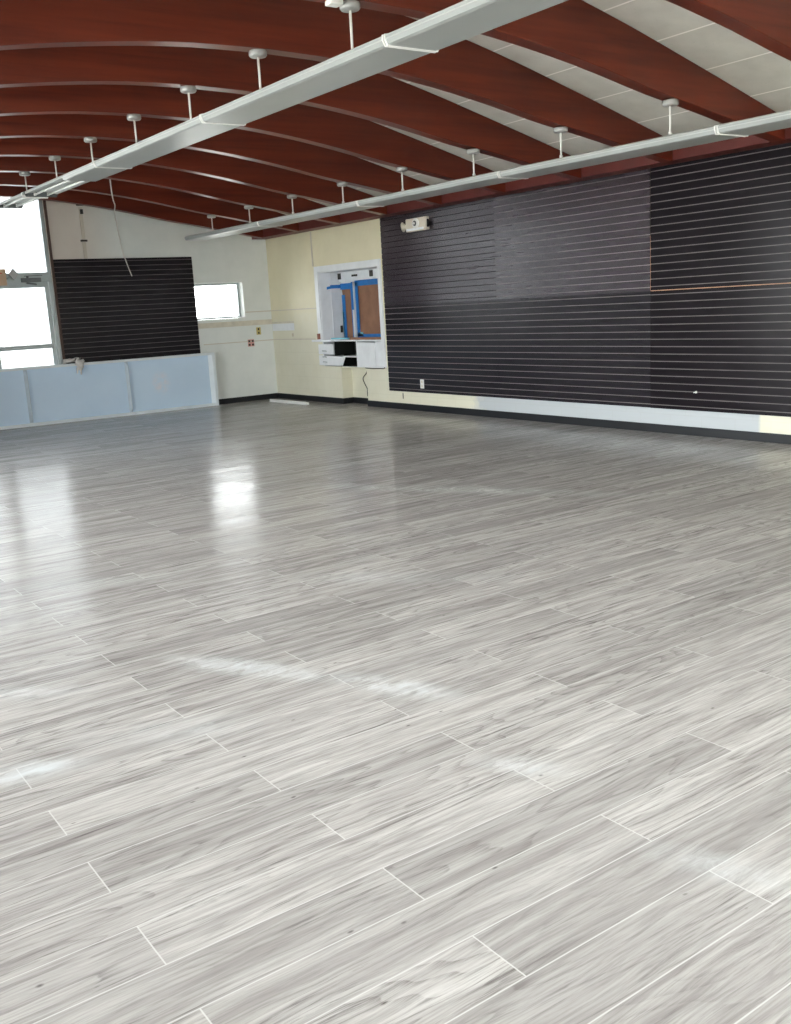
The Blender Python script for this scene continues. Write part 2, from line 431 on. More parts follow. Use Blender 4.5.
# niche casing
t = MB(); OY0, OY1, OZ0, OZ1 = -3.42, -1.56, .985, 2.15
t.box(-.022, .0, OY0, NY0, .59, OZ1); t.box(-.022, .0, NY1, OY1, OZ0, OZ1); t.box(-.022, .0, NY0, NY1, NZ1, OZ1)
t.box(-.0, .006, NY1-.001, NY1+.001, OZ0, OZ1)
struct(t.build('trim_2', M['white'], bevel=.004), 'white casing around the niche with blue tape', 'trim')
# white lining of the niche
t = MB(); t.box(0, ND, NY1-.012, NY1, OZ0, NZ1); t.box(0, ND, NY0, NY0+.012, OZ0, NZ1); t.box(0, ND, NY0+.012, NY1-.012, NZ1-.012, NZ1); t.box(ND-.012, ND, NY0+.012, NY1-.012, OZ0, NZ1-.012)
t.box(.2, .215, NY1-.022, NY1-.012, OZ0, NZ1-.012)
struct(t.build('trim_3', M['white'], bevel=.002), 'white boards lining the inside of the niche', 'trim')
# plaster bands left by removed counters
struct(MB().box(-1.42, -.012, -.012, 0, 1.283, 1.365).box(-.012, 0, -.76, 0, 1.29, 1.315).build('trim_4', M['ledge'], bevel=.003), 'beige strip under the small window running to the corner', 'trim')
struct(MB().box(-.5, -.008, -.008, 0, 1.500, 1.516).box(-.008, 0, OY1, 0, 1.500, 1.514).build('trim_5', M['conduit'], bevel=.002), 'thin raised line across the corner above the beige strip', 'trim')
struct(MB().box(-1.32, -.008, -.008, 0, 1.008, 1.022).box(-.008, 0, -1.43, 0, 1.012, 1.026).build('trim_6', M['conduit'], bevel=.002), 'thin raised line across the corner below the outlets', 'trim')
struct(MB().box(-.011, 0, -.765, -.014, 1.165, 1.175).box(-.011, 0, -.765, -.755, 1.175, 1.28).box(-.006, 0, -.755, -.014, 1.175, 1.285).build('trim_7', M['white'], bevel=.002), 'white painted patch on the side wall beside the corner', 'trim')
struct(MB().box(-.01, 0, -1.53, -1.50, 2.16, 2.69).build('trim_8', M['conduit'], bevel=.003), 'slim cream cover strip running up from the niche', 'trim')
# dark timber jamb beside the glazing
struct(MB().box(-3.672, -3.636, -.03, .0, 0, zceil(-3.7)-.01).build('trim_9', M['jamb'], bevel=.004), 'dark brown timber jamb beside the glass door', 'trim')

# ------------------------------------------------------------------ windows and door
def window_frame(name, label, x0, x1, z0, z1, y, fw=.035, mull=(), rails=(), glass='glass'):
    r = bpy.data.objects.new(name, None); COL.objects.link(r); r.location = (x0, y, z0); struct(r, label, 'window')
    f = MB(); W, H = x1-x0, z1-z0
    f.box(0, fw, -.03, .03, 0, H); f.box(W-fw, W, -.03, .03, 0, H); f.box(fw, W-fw, -.03, .03, 0, fw); f.box(fw, W-fw, -.03, .03, H-fw, H)
    for a in mull: f.box(a-fw/2, a+fw/2, -.028, .028, fw, H-fw)
    for a in rails: f.box(fw, W-fw, -.026, .026, a-fw/2, a+fw/2)
    f.build('window_frame', M['alu'], r, bevel=.003)
    MB().box(fw*.6, W-fw*.6, -.004, .004, fw*.6, H-fw*.6).build('pane', M[glass], r)
    return r
wn = window_frame('window_1', 'small high window over the beige strip', -1.448, -.512, 1.422, 2.008, .17, .034)
MB().box(.0, .936, -.17, -.036, .001, .014).build('window_sill', M['white'], wn)
# glazing bays left of the jamb: door bay x -4.66..-3.71, then fixed bays
TZ = 2.125
def zr(x): return min(3.36, zbeam(x)+.02)
window_frame('window_2', 'tall bright window above the glass door', -4.66, -3.677, TZ+.085, 3.49, .05, .05, glass='tinted')
window_frame('window_3', 'tall window left of the glass door', -6.15, -4.70, .0, 3.49, .05, .04, rails=(2.15,), glass='tinted')
window_frame('window_4', 'second tall window left of the glass door', -7.60, -6.15, .0, 3.49, .05, .04, rails=(2.15,), glass='tinted')
window_frame('window_5', 'third tall window left of the glass door', -9.09, -7.60, .0, 3.49, .05, .04, rails=(2.15,), glass='tinted')
struct(MB().box(-4.70, -4.66, 0, .1, 0, 3.49).build('trim_10', M['alu'], bevel=.003), 'aluminium mullion between glass door and tall window', 'trim')
d = bpy.data.objects.new('door_1', None); COL.objects.link(d); d.location = (-4.66, .05, 0); struct(d, 'aluminium framed glass door behind the long blue panel', 'door')
DW = .983
f = MB(); f.box(0, .035, -.05, .05, 0, TZ+.085); f.box(DW-.055, DW, -.05, .05, 0, TZ+.085); f.box(.035, DW-.055, -.05, .05, TZ+.04, TZ+.085); f.box(.035, DW-.055, -.05, -.026, TZ-.005, TZ+.04)
f.build('door_frame', M['alu'], d, bevel=.003)
f = MB(); a, b2, hh = .04, DW-.06, TZ+.035
f.box(a, a+.055, -.022, .022, .01, hh); f.box(b2-.055, b2, -.022, .022, .01, hh); f.box(a+.055, b2-.055, -.022, .022, hh-.12, hh)
f.box(a+.055, b2-.055, -.022, .022, .01, .22); f.box(a+.055, b2-.055, -.022, .022, 1.135, 1.20)
lf = f.build('door_leaf', M['alu'], d, bevel=.003)
MB().box(a+.05, b2-.05, -.004, .004, .2, hh-.115).build('pane', M['tinted'], lf)
MB().box(a+.055, b2-.055, -.05, -.024, 1.150, 1.178).build('push_bar', M['alu'], lf, bevel=.005)
cl = MB(); cl.box(.52, .80, -.115, -.051, TZ-.005, TZ+.055); cl.lathe([(.018,0),(.018,.03)], (.62,-.06,TZ+.055), (0,0,1), 12)
cl.obox((.70,-.075,TZ+.085), (.13,-.02,0), (.002,.012,0), (0,0,.005)); cl.obox((.66,-.09,TZ-.03), (.07,0,-.012), (0,.02,0), (0,0,.012))
cl.build('door_closer', M['alud'], d, bevel=.003)
# unseen shop windows, sized for the daylight they give the room
window_frame('window_6', 'wide shop window behind the photographer', -8.79, -.51, .81, 2.74, YF-.12, .05, mull=(2.07, 4.14, 6.21))
r = window_frame('window_7', 'unseen shop window in the left wall, sized to light the back', 0, LW[1]-LW[0]-.02, LW[2]+.01, LW[3]-.01, 0, .05, mull=(2.13, 4.26, 6.4, 8.53, 10.66))
r.location = (XL-.12, LW[0]+.01, LW[2]+.01); r.rotation_euler = (0, 0, math.pi/2)

# ------------------------------------------------------------------ beams
ORD = ['first', 'second', 'third', 'fourth', 'fifth', 'sixth', 'seventh', 'eighth', 'ninth', 'tenth', 'eleventh']
bmE = MB(); bt = BEAM_T/2
BXS = [-.264] + [x for x in XS if x < -.3]; NB = len(BXS)-1
lo = [(x, zbeam(x)) for x in BXS]; hi = [(x, zceil(x)-.001) for x in BXS]
for i in range(NB):
    x0, x1 = BXS[i], BXS[i+1]
    v = [(x0,-bt,lo[i][1]),(x1,-bt,lo[i+1][1]),(x1,bt,lo[i+1][1]),(x0,bt,lo[i][1]),(x0,-bt,hi[i][1]),(x1,-bt,hi[i+1][1]),(x1,bt,hi[i+1][1]),(x0,bt,hi[i][1])]
    fs = [(0,3,2,1),(0,1,5,4),(2,3,7,6),(4,5,6,7)]
    if i == 0: fs.append((0,4,7,3))
    if i == NB-1: fs.append((1,2,6,5))
    bmE.add(v, fs)
be0 = bmE.build('ceiling_beam', M['beam'])
me = be0.data; bm = bmesh.new(); bm.from_mesh(me); bmesh.ops.remove_doubles(bm, verts=bm.verts, dist=1e-5); bmesh.ops.recalc_face_normals(bm, faces=bm.faces); bm.to_mesh(me); bm.free()
bv = be0.modifiers.new('bevel', 'BEVEL'); bv.width = .006; bv.segments = 2; bv.limit_method = 'ANGLE'; bv.angle_limit = math.radians(50)
for k, y in enumerate(BEAM_Y):
    o = be0 if k == 0 else be0.copy()
    if k: COL.objects.link(o)
    o.location = (0, y, 0)
    txt = 'arched red brown timber ceiling beam, ' + ('nearest to the end wall' if k == 0 else ORD[k] + ' counting forward from the end wall')
    if k == 10: txt = 'arched red brown timber ceiling beam nearest the camera, at the top right corner'
    tag(o, txt, 'beam', 'arched ceiling beams')

# ------------------------------------------------------------------ suspended light fixtures
FL, FWD = 2.40, .187            # length, half width
def fixture_meshes(L, lens_from=0., pan_w=FWD):
    """fixture with its back end at y=0 running to y=-L; bottom at z=0, pan top at z=.125"""
    pr = [(-.06,.078),(-pan_w+.03,.066),(-pan_w,.052),(-pan_w,.030),(-pan_w+.008,.028),(-.045,.050),(.045,.050),(pan_w-.008,.028),(pan_w,.030),(pan_w,.052),(pan_w-.03,.066),(.06,.078)]
    h = MB().prism(pr, 'y', 0, -L)
    ln = None
    if lens_from is not None:
        q = [(-pan_w-.004,.046),(-pan_w+.012,.006),(-pan_w+.03,0),(pan_w-.03,0),(pan_w-.012,.006),(pan_w+.004,.046),(pan_w-.0005,.046),(pan_w-.018,.010),(-pan_w+.018,.010),(-pan_w+.0005,.046)]
        ln = MB().prism(q, 'y', -lens_from-.004, -L+.004)
    ends = []
    for y in (0, -L+.012):
        e = MB(); e.prism([(-.06,.081),(-pan_w-.006,.057),(-pan_w-.006,.03),(-pan_w+.012,-.004),(pan_w-.012,-.004),(pan_w+.006,.03),(pan_w+.006,.057),(.06,.081)], 'y', y-.001, y-.011)
        ends.append(e)
    return h, ln, ends
def make_fixture(name, loc, L, label, group, lens_from=0., tubes=False, pan_w=FWD, slope=0):
    r = empty(name, loc, label, 'light fixture', group); r.rotation_euler = (slope, 0, 0)
    h, ln, ends = fixture_meshes(L, lens_from, pan_w)
    h.build('housing', M['fixture'], r, bevel=.002)
    if ln: ln.build('lens', M['lens'], r, bevel=.003)
    for e in ends[:1]: e.build('end_plate', M['bracket'] if not tubes else M['alud'], r)
    ends[1].build('end_plate', M['bracket'], r)
    if tubes:
        for sx in (-.075, .075):
            t_ = MB(); t_.tube([(sx,-.03,.022),(sx,-min(L, lens_from or L)+.03,.022)], .012, 10); t_.build('lamp_tube', M['tube'], r)
            s_ = MB()
            s_.box(sx-.012, sx+.012, -.012, -.03, .008, .042); s_.build('lamp_holder', M['bracket'], r)
    return r
SL1 = math.atan(.0065)
def zrow1(y): return 2.888 + .0065*(y+10.6)
def zrow2(y): return 2.585 + .004*(y+10.5)
G1, G2 = 'ceiling lights of the left row', 'ceiling lights of the right row'
X1, X2 = -4.70, -1.70
r1 = [(-3.40, -4.80+3.40, 'first full length light of the left row from the end wall, its lens partly missing'),
      (-5.81, 0, 'second full length light of the left row, above the hanging white cable'),
      (-8.22, 0, 'third full length light of the left row, in the middle of the ceiling'),
      (-10.63, 0, 'nearest long light of the left row, cut off by the top of the photo')]
for y, lf_, lab in r1:
    make_fixture('suspended_light', (X1, y, zrow1(y)), FL, lab, G1, lens_from=abs(lf_), tubes=bool(lf_), slope=SL1)
make_fixture('suspended_light', (X1-.06, -2.28, zrow1(-2.3)-.012), 1.10, 'short open light without lens at the far end of the left row', G1, lens_from=None, tubes=True, pan_w=.15, slope=SL1)
for k, lab in enumerate(['farthest light of the right row, ending in front of the end wall', 'second light of the right row from the end wall, above the emergency light',
                         'third light of the right row, above the middle of the slatwall', 'fourth light of the right row, above the right half of the slatwall', 'nearest light of the right row at the right edge of the photo']):
    y = -.92 - 2.41*k
    make_fixture('suspended_light', (X2, y, zrow2(y)), FL, lab, G2, slope=math.atan(.004))
# hangers: canopy on the beam's underside and rod down to the fixture
def hanger(x, y, ztop, zbot, label, group):
    r = empty('light_hanger', (x, y, ztop), label, 'hanger', group)
    MB().lathe([(.058,0),(.064,-.012),(.064,-.034),(.056,-.044),(.02,-.047)], (0,0,0), seg=28).build('canopy', M['canopy'], r)
    rd = MB().lathe([(.0085,-.045),(.0085,zbot-ztop)], (0,0,0), seg=10)
    rd.lathe([(.016,zbot-ztop+.03),(.016,zbot-ztop)], (0,0,0), seg=10); rd.build('rod', M['cable'], r)
    return r
for k in range(2, 9):
    y = BEAM_Y[k]; x = -4.67
    hanger(x, y, zbeam(x), zrow1(y)+.083, 'canopy and rod of the left light row, on the %s beam from the end wall' % ORD[k], 'hangers of the left light row')
for k in range(1, 10):
    y = BEAM_Y[k]
    hanger(X2, y, zbeam(X2), zrow2(y)+.083, 'canopy and rod of the right light row, on the %s beam from the end wall' % ORD[k], 'hangers of the right light row')
# small junction box beside the nearest canopy of the left row
tag(MB().box(-4.83, -4.745, BEAM_Y[8]-.045, BEAM_Y[8]+.03, zbeam(-4.8)-.03, zbeam(-4.8)+.001).build('junction_box', M['bracket'], bevel=.004), 'small white box on the beam beside the nearest canopy at the top of the photo', 'box')

# ------------------------------------------------------------------ slatwall
PITCH = 2.4384/32
def slatwall(name, label, group, L, rows, mat, origin, along, normal, slot='slot'):
    """panel with its lower corner at origin; 'along' is its length direction, 'normal' points into the room"""
    a = Vector(along); nrm = Vector(normal); o = Vector(origin); T = .018; D = .009; SH = .008
    m = MB(); H = rows*PITCH
    def P(u, z, d): return o + a*u + nrm*d + Vector((0,0,z))
    def strip(z0, d0, z1, d1, mi):
        m.add([P(0,z0,d0),P(L,z0,d0),P(L,z1,d1),P(0,z1,d1)], [(0,1,2,3)], mi)
    prof = [(0., T)]
    for k in range(rows):
        zc = (k+.5)*PITCH
        f0, f1 = zc-SH/2, zc+SH/2
        prof += [(f0, T), (f0, T-D), (f1, T-D), (f1, T)]
    prof.append((H, T))
    for i in range(len(prof)-1):
        (z0, d0), (z1, d1) = prof[i], prof[i+1]
        j = i % 4
        strip(z0, d0, z1, d1, 0 if j == 0 else 1)
    # back, ends, top, bottom
    m.add([P(0,0,0),P(L,0,0),P(L,H,0),P(0,H,0)], [(3,2,1,0)], 0)
    m.add([P(0,0,0),P(L,0,0),P(L,0,T),P(0,0,T)], [(0,1,2,3)], 0)
    m.add([P(0,H,0),P(L,H,0),P(L,H,T),P(0,H,T)], [(3,2,1,0)], 0)
    for u in (0, L):
        outer = [P(u,0,0), P(u,H,0)] + [P(u,z,d) for z, d in reversed(prof)]
        m.add(outer, [tuple(range(len(outer)))], 0)
    ob = m.build(name, [mat, M[slot]])
    return tag(ob, label, 'slatwall panel', group)
SY, SZ, PL = -3.48, .2623, 2.4384
GS = 'slatwall panels on the long side wall'
x_w = -.004
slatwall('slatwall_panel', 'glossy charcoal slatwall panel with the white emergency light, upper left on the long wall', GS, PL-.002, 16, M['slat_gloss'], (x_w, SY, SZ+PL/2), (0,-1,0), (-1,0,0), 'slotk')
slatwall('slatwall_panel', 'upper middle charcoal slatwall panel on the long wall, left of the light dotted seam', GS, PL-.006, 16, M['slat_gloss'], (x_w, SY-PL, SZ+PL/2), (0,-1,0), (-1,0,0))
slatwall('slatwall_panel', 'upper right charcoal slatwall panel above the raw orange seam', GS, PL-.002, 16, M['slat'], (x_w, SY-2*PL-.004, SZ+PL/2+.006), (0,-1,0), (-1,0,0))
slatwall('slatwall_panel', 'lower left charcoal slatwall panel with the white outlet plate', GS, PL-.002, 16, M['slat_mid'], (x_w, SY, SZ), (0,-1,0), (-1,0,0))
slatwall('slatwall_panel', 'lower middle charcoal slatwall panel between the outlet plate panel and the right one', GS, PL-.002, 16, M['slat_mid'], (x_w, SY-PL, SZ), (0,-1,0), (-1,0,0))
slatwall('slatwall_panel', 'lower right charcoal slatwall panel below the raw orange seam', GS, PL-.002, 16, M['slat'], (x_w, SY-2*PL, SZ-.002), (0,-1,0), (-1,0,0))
# raw board edge showing in the opened seam between the panels
tag(MB().box(-.0145, -.0042, SY-2*PL-.0, SY-3*PL, SZ+PL/2-.0015, SZ+PL/2+.0055).box(-.0145, -.0042, SY-2*PL+.0055, SY-2*PL-.0035, SZ+PL/2+.0062, SZ+PL/2+.56).build('seam_strip', M['core']), 'raw orange brown board edge in the open seam of the slatwall', 'strip')
slatwall('slatwall_panel', 'small charcoal slatwall panel on the end wall beside the glass door', None, 2.235, 32, M['slat'], (-3.632, -.004, 2.44-PL+.0), (1,0,0), (0,-1,0))
tag(MB().lathe([(.012,0),(.012,.012),(.005,.014),(.005,.045)], (-.022, -8.95, .45), (-1,0,0), 12).build('hook', M['bracket']), 'tiny pale peg low on the right end of the slatwall', 'peg')

# ------------------------------------------------------------------ emergency light on the slatwall
e = empty('emergency_light', (-.0225, -4.40, 2.53), 'white emergency light at the top left of the long slatwall', 'emergency light')
MB().box(-.07, 0, -.235, .215, -.085, .085).build('housing', M['cream'], e, bevel=.012, seg=3)
MB().box(-.076, -.071, -.19, .19, -.075, -.045).build('label_strip', M['white'], e)
hd = MB(); hd.lathe([(.062,0),(.068,.012),(.066,.028),(.058,.030)], (-.071, -.04, .012), (-1,0,0), 28); hd = hd.build('lamp_head', M['lampw'], e)
MB().lathe([(.036,0),(.034,.008),(.024,.011)], (-.102, -.04, .012), (-1,0,0), 24).build('reflector', M['alud'], hd)
MB().lathe([(.017,0),(.014,.008)], (-.1135, -.04, .012), (-1,0,0), 16).build('bulb', M['lampw'], hd)
MB().lathe([(.02,0),(.026,.02),(.055,.045),(.066,.056),(.064,.064)], (-.045, .216, -.005), (-.5,.8,-.1), 24).build('lamp_head', M['cream'], e)
MB().lathe([(.05,0),(.062,.006),(.062,.03),(.05,.036)], (-.012, -.203, .0), (-1,0,0), 24).build('lamp_head', M['dark'], e)

# outlet plates
def plate(name, loc, w, h, label, mat, mat2, normal='x', slots=((0,.25),(0,-.25)), surround=None):
    r = empty(name, loc, label, 'outlet')
    if normal == 'x':
        MB().box(-.007, 0, -w/2, w/2, -h/2, h/2).build('cover_plate', mat, r, bevel=.002)
        for sx, sz in slots: MB().box(-.009, -.0065, (sx-.16)*w, (sx+.16)*w, (sz-.14)*h, (sz+.14)*h).build('socket', mat2, r)
    else:
        MB().box(-w/2, w/2, -.007, 0, -h/2, h/2).build('cover_plate', mat, r, bevel=.002)
        for sx, sz in slots: MB().box((sx-.16)*w, (sx+.16)*w, -.009, -.0065, (sz-.14)*h, (sz+.14)*h).build('socket', mat2, r)
    return r
o = plate('outlet_plate', (-.0225, -4.30, .385), .085, .125, 'white outlet plate low on the left slatwall panel', M['bracket'], M['cream'])
plate('switch_plate', (-.277, 0, 1.18), .085, .125, 'yellowed switch plate on the end wall near the corner', M['brass'], M['slotd'], 'y')
plate('outlet_plate', (-.44, 0, .988), .12, .12, 'square outlet with red surround on the end wall near the corner', M['redp'], M['slotd'], 'y', ((-.27,.25),(.27,.25),(-.27,-.25),(.27,-.25)))
tag(MB().box(-.03, 0, -.028, .028, -.045, .045).build('junction_box', M['redbox'], loc=(-.022, -1.60, 1.06), bevel=.004), 'small rust red box on the left casing of the niche', 'box')
plate('outlet_plate', (KD, -2.62, .165), .10, .09, 'dark metal outlet low in the recess under the niche', M['alud'], M['slotd'], 'x', ((-.22,0),(.22,0)))
tag(MB().box(-.004, 0, -3.80, -3.785, .155, .235).build('wall_mark', M['dark']), 'dark slit in the cream wall under the slatwall edge', 'mark')
plate('outlet_plate', (0, -.70, 1.09), .05, .06, 'tiny plate on the side wall below the white patch', M['conduit'], M['brass'], 'x', ((0,0),))

# ------------------------------------------------------------------ conduit, clamps and cable on the back wall
r = empty('wall_conduit', (-3.13, 0, 2.44), 'beige vertical conduit on the end wall above the small slatwall', 'conduit')
MB().box(-.025, .025, -.02, 0, .002, .76).build('conduit_cover', M['conduit'], r, bevel=.004)
for z, hw, hz in ((.27,.05,.014), (.80,.055,.016)):
    MB().box(-hw, hw, -.03, 0, z-hz, z+hz).build('clamp', M['slotd'], r, bevel=.003)
MB().box(-.012, .032, -.04, -.0, .66, .73).build('junction_box', M['vent'], r, bevel=.006)
def spline(pts, n=8):
    out = []; P = [Vector(p) for p in pts]
    for i in range(len(P)-1):
        p0 = P[max(i-1,0)]; p1 = P[i]; p2 = P[i+1]; p3 = P[min(i+2, len(P)-1)]
        for k in range(n):
            t = k/n
            out.append(.5*((2*p1) + (p2-p0)*t + (2*p0-5*p1+4*p2-p3)*t*t + (3*p1-p0-3*p2+p3)*t**3))
    out.append(P[-1]); return out
tag(MB().tube(spline([(-3.605,-2.70,3.25),(-3.40,-2.15,3.17),(-3.15,-1.5,3.135),(-2.93,-.95,3.13),(-2.73,-.36,3.09),(-2.61,-.06,3.02),(-2.575,-.02,2.8),(-2.535,-.018,2.5),(-2.52,-.034,2.43),(-2.485,-.036,2.30),(-2.44,-.036,2.16)]), .0085).build('hanging_cable', M['cable']), 'white cable hanging from a beam over the small slatwall', 'cable')

# ------------------------------------------------------------------ long blue grey panel standing on edge
r = empty('framed_panel', (-3.5, -.12, 0), 'long pale blue grey framed panel standing on edge along the end wall', 'panel')
PX0, PX1, PH, PD = -2.50, 2.29, .885, .075
MB().box(PX0+.03, PX1-.04, .02, .032, .02, PH-.02).build('sheet', M['bpanel'], r)
fr = MB(); fr.box(PX0, PX1, -.04, .036, 0, .045); fr.box(PX0, PX1, -.04, .036, PH-.04, PH)
fr.prism([(PX1, -.04), (PX1-.05, -.04), (PX1-.105, .02), (PX1, .02)], 'z', .045, PH-.04)
fr.box(PX0, PX0+.05, -.04, .036, .045, PH-.04)
fr.build('frame', M['bframe'], r, bevel=.004)
for x in (-2.33, -.78, .78):
    q = MB()
    # pressed rib with bevelled ends
    q.add([(x-.028,.0199,.046),(x+.028,.0199,.046),(x+.028,.0199,PH-.041),(x-.028,.0199,PH-.041),(x+.006,-.032,.10),(x+.016,-.032,.10),(x+.016,-.032,PH-.10),(x+.006,-.032,PH-.10)],
          [(3,2,1,0),(4,5,6,7),(0,1,5,4),(1,2,6,5),(2,3,7,6),(3,0,4,7)])
    q.build('rib', M['rib'], r, bevel=.003)
# cloth hooked over the panel's top edge
rg = MB()
path = spline([(-3.70,-.10,.925),(-3.58,-.12,.93),(-3.50,-.14,.945),(-3.475,-.175,.90),(-3.475,-.178,.84),(-3.49,-.176,.78)], 6)
n = len(path); seg = 14; vs = []; fs = []
for i, p in enumerate(path):
    t_ = i/(n-1); w_ = .042 + .030*math.sin(t_*math.pi)**2 + .006*math.sin(i*2.1); h_ = .030 - .010*t_
    tan = (path[min(i+1,n-1)] - path[max(i-1,0)]).normalized(); side = Vector((0,1,0)) if abs(tan.y) < .6 else Vector((1,0,0))
    if t_ > .5: side = Vector((1,0,0))
    b_ = tan.cross(side).normalized(); sd = b_.cross(tan).normalized()
    for k in range(seg):
        a = 2*math.pi*k/seg; rr = 1 + .22*math.sin(3*a+i*.8) + .1*math.sin(5*a-i)
        vs.append(p + sd*w_*math.cos(a)*rr + b_*h_*math.sin(a)*rr)
for i in range(n-1):
    for k in range(seg):
        j = (k+1) % seg; fs.append((i*seg+k, i*seg+j, (i+1)*seg+j, (i+1)*seg+k))
fs.append(tuple(range(seg))); fs.append(tuple(range((n-1)*seg, n*seg)))
rg.add(vs, fs, 0, True)
for dx, l_ in ((-.03,.07), (.02,.09)):
    rg.tube(spline([(-3.485+dx,-.176,.80),(-3.49+dx*1.1,-.18,.76),(-3.492+dx*1.15,-.177,.80-l_)], 4), [.016]*4+[.013]*4+[.008], 8)
tag(rg.build('draped_rag', M['rag']), 'off white crumpled rag hooked over the top edge of the blue panel', 'rag')

# ------------------------------------------------------------------ exit sign by the door transom (mostly outside the frame)
r = empty('exit_sign', (-4.52, -.06, 2.08), 'tan exit sign with red lettering above the glass door', 'sign')
MB().box(-.19, .155, -.045, .0, 0, .235).build('housing', M['tan'], r, bevel=.008)
tc = bpy.data.curves.new('exit_text', 'FONT'); tc.body = 'EXIT'; tc.size = .17; tc.align_x = 'CENTER'; tc.align_y = 'CENTER'; tc.extrude = .002
to = bpy.data.objects.new('lettering', tc); COL.objects.link(to)
dg = bpy.context.evaluated_depsgraph_get(); tm = bpy.data.meshes.new_from_object(to.evaluated_get(dg)); bpy.data.objects.remove(to)
tm.materials.clear(); tm.materials.append(M['red'])
to = bpy.data.objects.new('lettering', tm); COL.objects.link(to); to.parent = r; to.location = (-.075, -.048, .118); to.rotation_euler = (math.pi/2, 0, 0)
MB().tube([(.155,-.02,.10),(.20,-.03,.12),(.235,-.04,.145)], .012).build('lamp_arm', M['alu'], r)
MB().obox((.255,-.05,.155), (.036,0,.042), (0,.03,0), (-.036,0,.042)).build('lamp_head', M['canopy'], r, bevel=.008)

# ------------------------------------------------------------------ built-in cabinet under the niche
r = empty('built_in_cabinet', (0, -1.54, .59), 'white built in cabinet with two drawers, open bay and cupboard door under the niche', 'cabinet')
# local: y runs from 0 towards the camera (negative)
FX = -.028
c = MB()
c.box(-.006, .38, -.14, -.115, .003, .385); c.box(-.01, .38, -1.125, -1.10, .003, .40)
c.box(.0, .38, -1.795, -1.78, .003, .40); c.box(-.006, .38, -1.795, -.115, 0, .003)
c.box(-.012, .36, -1.10, -.70, .145, .165)
c.build('body', M['white'], r)
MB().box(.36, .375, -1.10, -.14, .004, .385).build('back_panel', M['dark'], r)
MB().box(-.004, .36, -.475, -.462, .166, .384).box(.0, .36, -.62, -.61, .004, .144).box(.02, .36, -1.099, -.62, .004, .008).box(.0, .36, -1.1, -1.094, .166, .38).build('bay_shade_lining', M['dark'], r)  # divider boards and back coloured near black to paint the bay's shade
dr = MB().box(FX, -.008, -.46, -.005, .185, .345).build('drawer', M['white'], r, bevel=.005)
MB().tube(spline([(FX,-.25,.235),(FX-.025,-.235,.242),(FX-.025,-.165,.242),(FX,-.15,.235)], 4), .006).build('handle', M['alu'], dr)
dr = MB().prism([(-.005,.012),(-.70,.012),(-.79,.150),(-.005,.172)], 'x', FX, -.0125).build('drawer', M['white'], r, bevel=.005)
for zz in (.145, .065):
    MB().tube(spline([(FX,-.25,zz-.004),(FX-.025,-.235,zz+.004),(FX-.025,-.165,zz+.004),(FX,-.15,zz-.004)], 4), .006).build('handle', M['alu'], dr)
MB().box(FX, -.0125, -1.63, -1.128, -.004, .37).build('door', M['white'], r, bevel=.005)
MB().box(FX+.006, -.001, -1.795, -1.634, -.004, .385).build('filler_panel', M['white'], r, bevel=.004)
# counter slab and the loose pieces on it
tag(MB().box(-.07, .40, -2.02, -1.42, .978, 1.008).box(0.0, .40, -3.32, -2.02, .978, 1.0).build('counter_slab', M['white'], bevel=.005), 'white counter slab across the niche above the drawers', 'counter')
tag(MB().box(.02, .10, -3.30, -2.42, 1.0005, 1.035).build('masked_rail', M['paper'], bevel=.003), 'brown masked rail lying on the counter under the wide paper sheet', 'rail')
tag(MB().box(.03, .12, -2.36, -1.86, 1.0085, 1.03).build('loose_board', M['tapel'], bevel=.003), 'pale board lying on the counter in front of the narrow paper sheet', 'board')
# header with vents
BX = ND-.013
r = empty('header_box', (BX, -2.3, 1.90), 'white header box with two dark vents across the top of the niche', 'header')
MB().box(-.06, 0, -1.02, .60, 0, .145).build('body', M['white'], r, bevel=.004)
for y0 in (-.33, .61-.03):
    MB().box(-.068, -.058, y0-.055, y0+.035, .035, .13).build('vent', M['vent'], r, bevel=.002)
MB().box(-.066, -.058, .05, .21, .06, .09).build('slot_vent', M['vent'], r, bevel=.002)
# masked sheets
def sheet(y0, y1, z0, z1, label, right_white=False, extra=()):
    r = empty('masking_sheet', (BX, y0, z0), label, 'masking paper')
    W, H = y1-y0, z1-z0
    # slightly rippled paper
    nx, nz = 10, 14; v = []; f = []
    for k in range(nz+1):
        for i in range(nx+1):
            v.append((-.008 - .004*math.sin(i*1.3+k*.5) - .003*math.sin(k*1.1), W*i/nx, H*k/nz))
    for k in range(nz):
        for i in range(nx):
            a = k*(nx+1)+i; f.append((a, a+1, a+nx+2, a+nx+1))
    m_ = MB(); m_.add(v, f, 0, True); p_ = m_.build('paper', M['paper'], r)
    sd = p_.modifiers.new('solid', 'SOLIDIFY'); sd.thickness = .002; sd.offset = 1
    for (a, b, c_, d_, mat, nm) in extra:
        MB().box(-.022, -.017, a*W, b*W, c_*H, d_*H).build(nm, mat, r)
    return r
T_, TL_ = M['tape'], M['tapel']
sheet(-2.02, -1.70, 1.01, 1.86, 'narrow brown paper sheet edged with blue tape, left in the niche', extra=((.72,1.,-.0,.80,T_,'tape_strip'), (.9,1.02,.0,.5,TL_,'tape_strip'), (-.05,1.1,.90,1.01,T_,'tape_strip'), (-.02,.16,.0,.9,T_,'tape_strip')))
sheet(-3.20, -2.10, 1.03, 1.88, 'wide brown paper sheet edged with blue tape, right in the niche', extra=((.93,1.,0,.98,T_,'tape_strip'), (0,1,.92,1.02,T_,'tape_strip'), (.0,1.,-.02,.045,T_,'tape_strip'), (.86,.98,.0,.08,TL_,'tape_strip')))
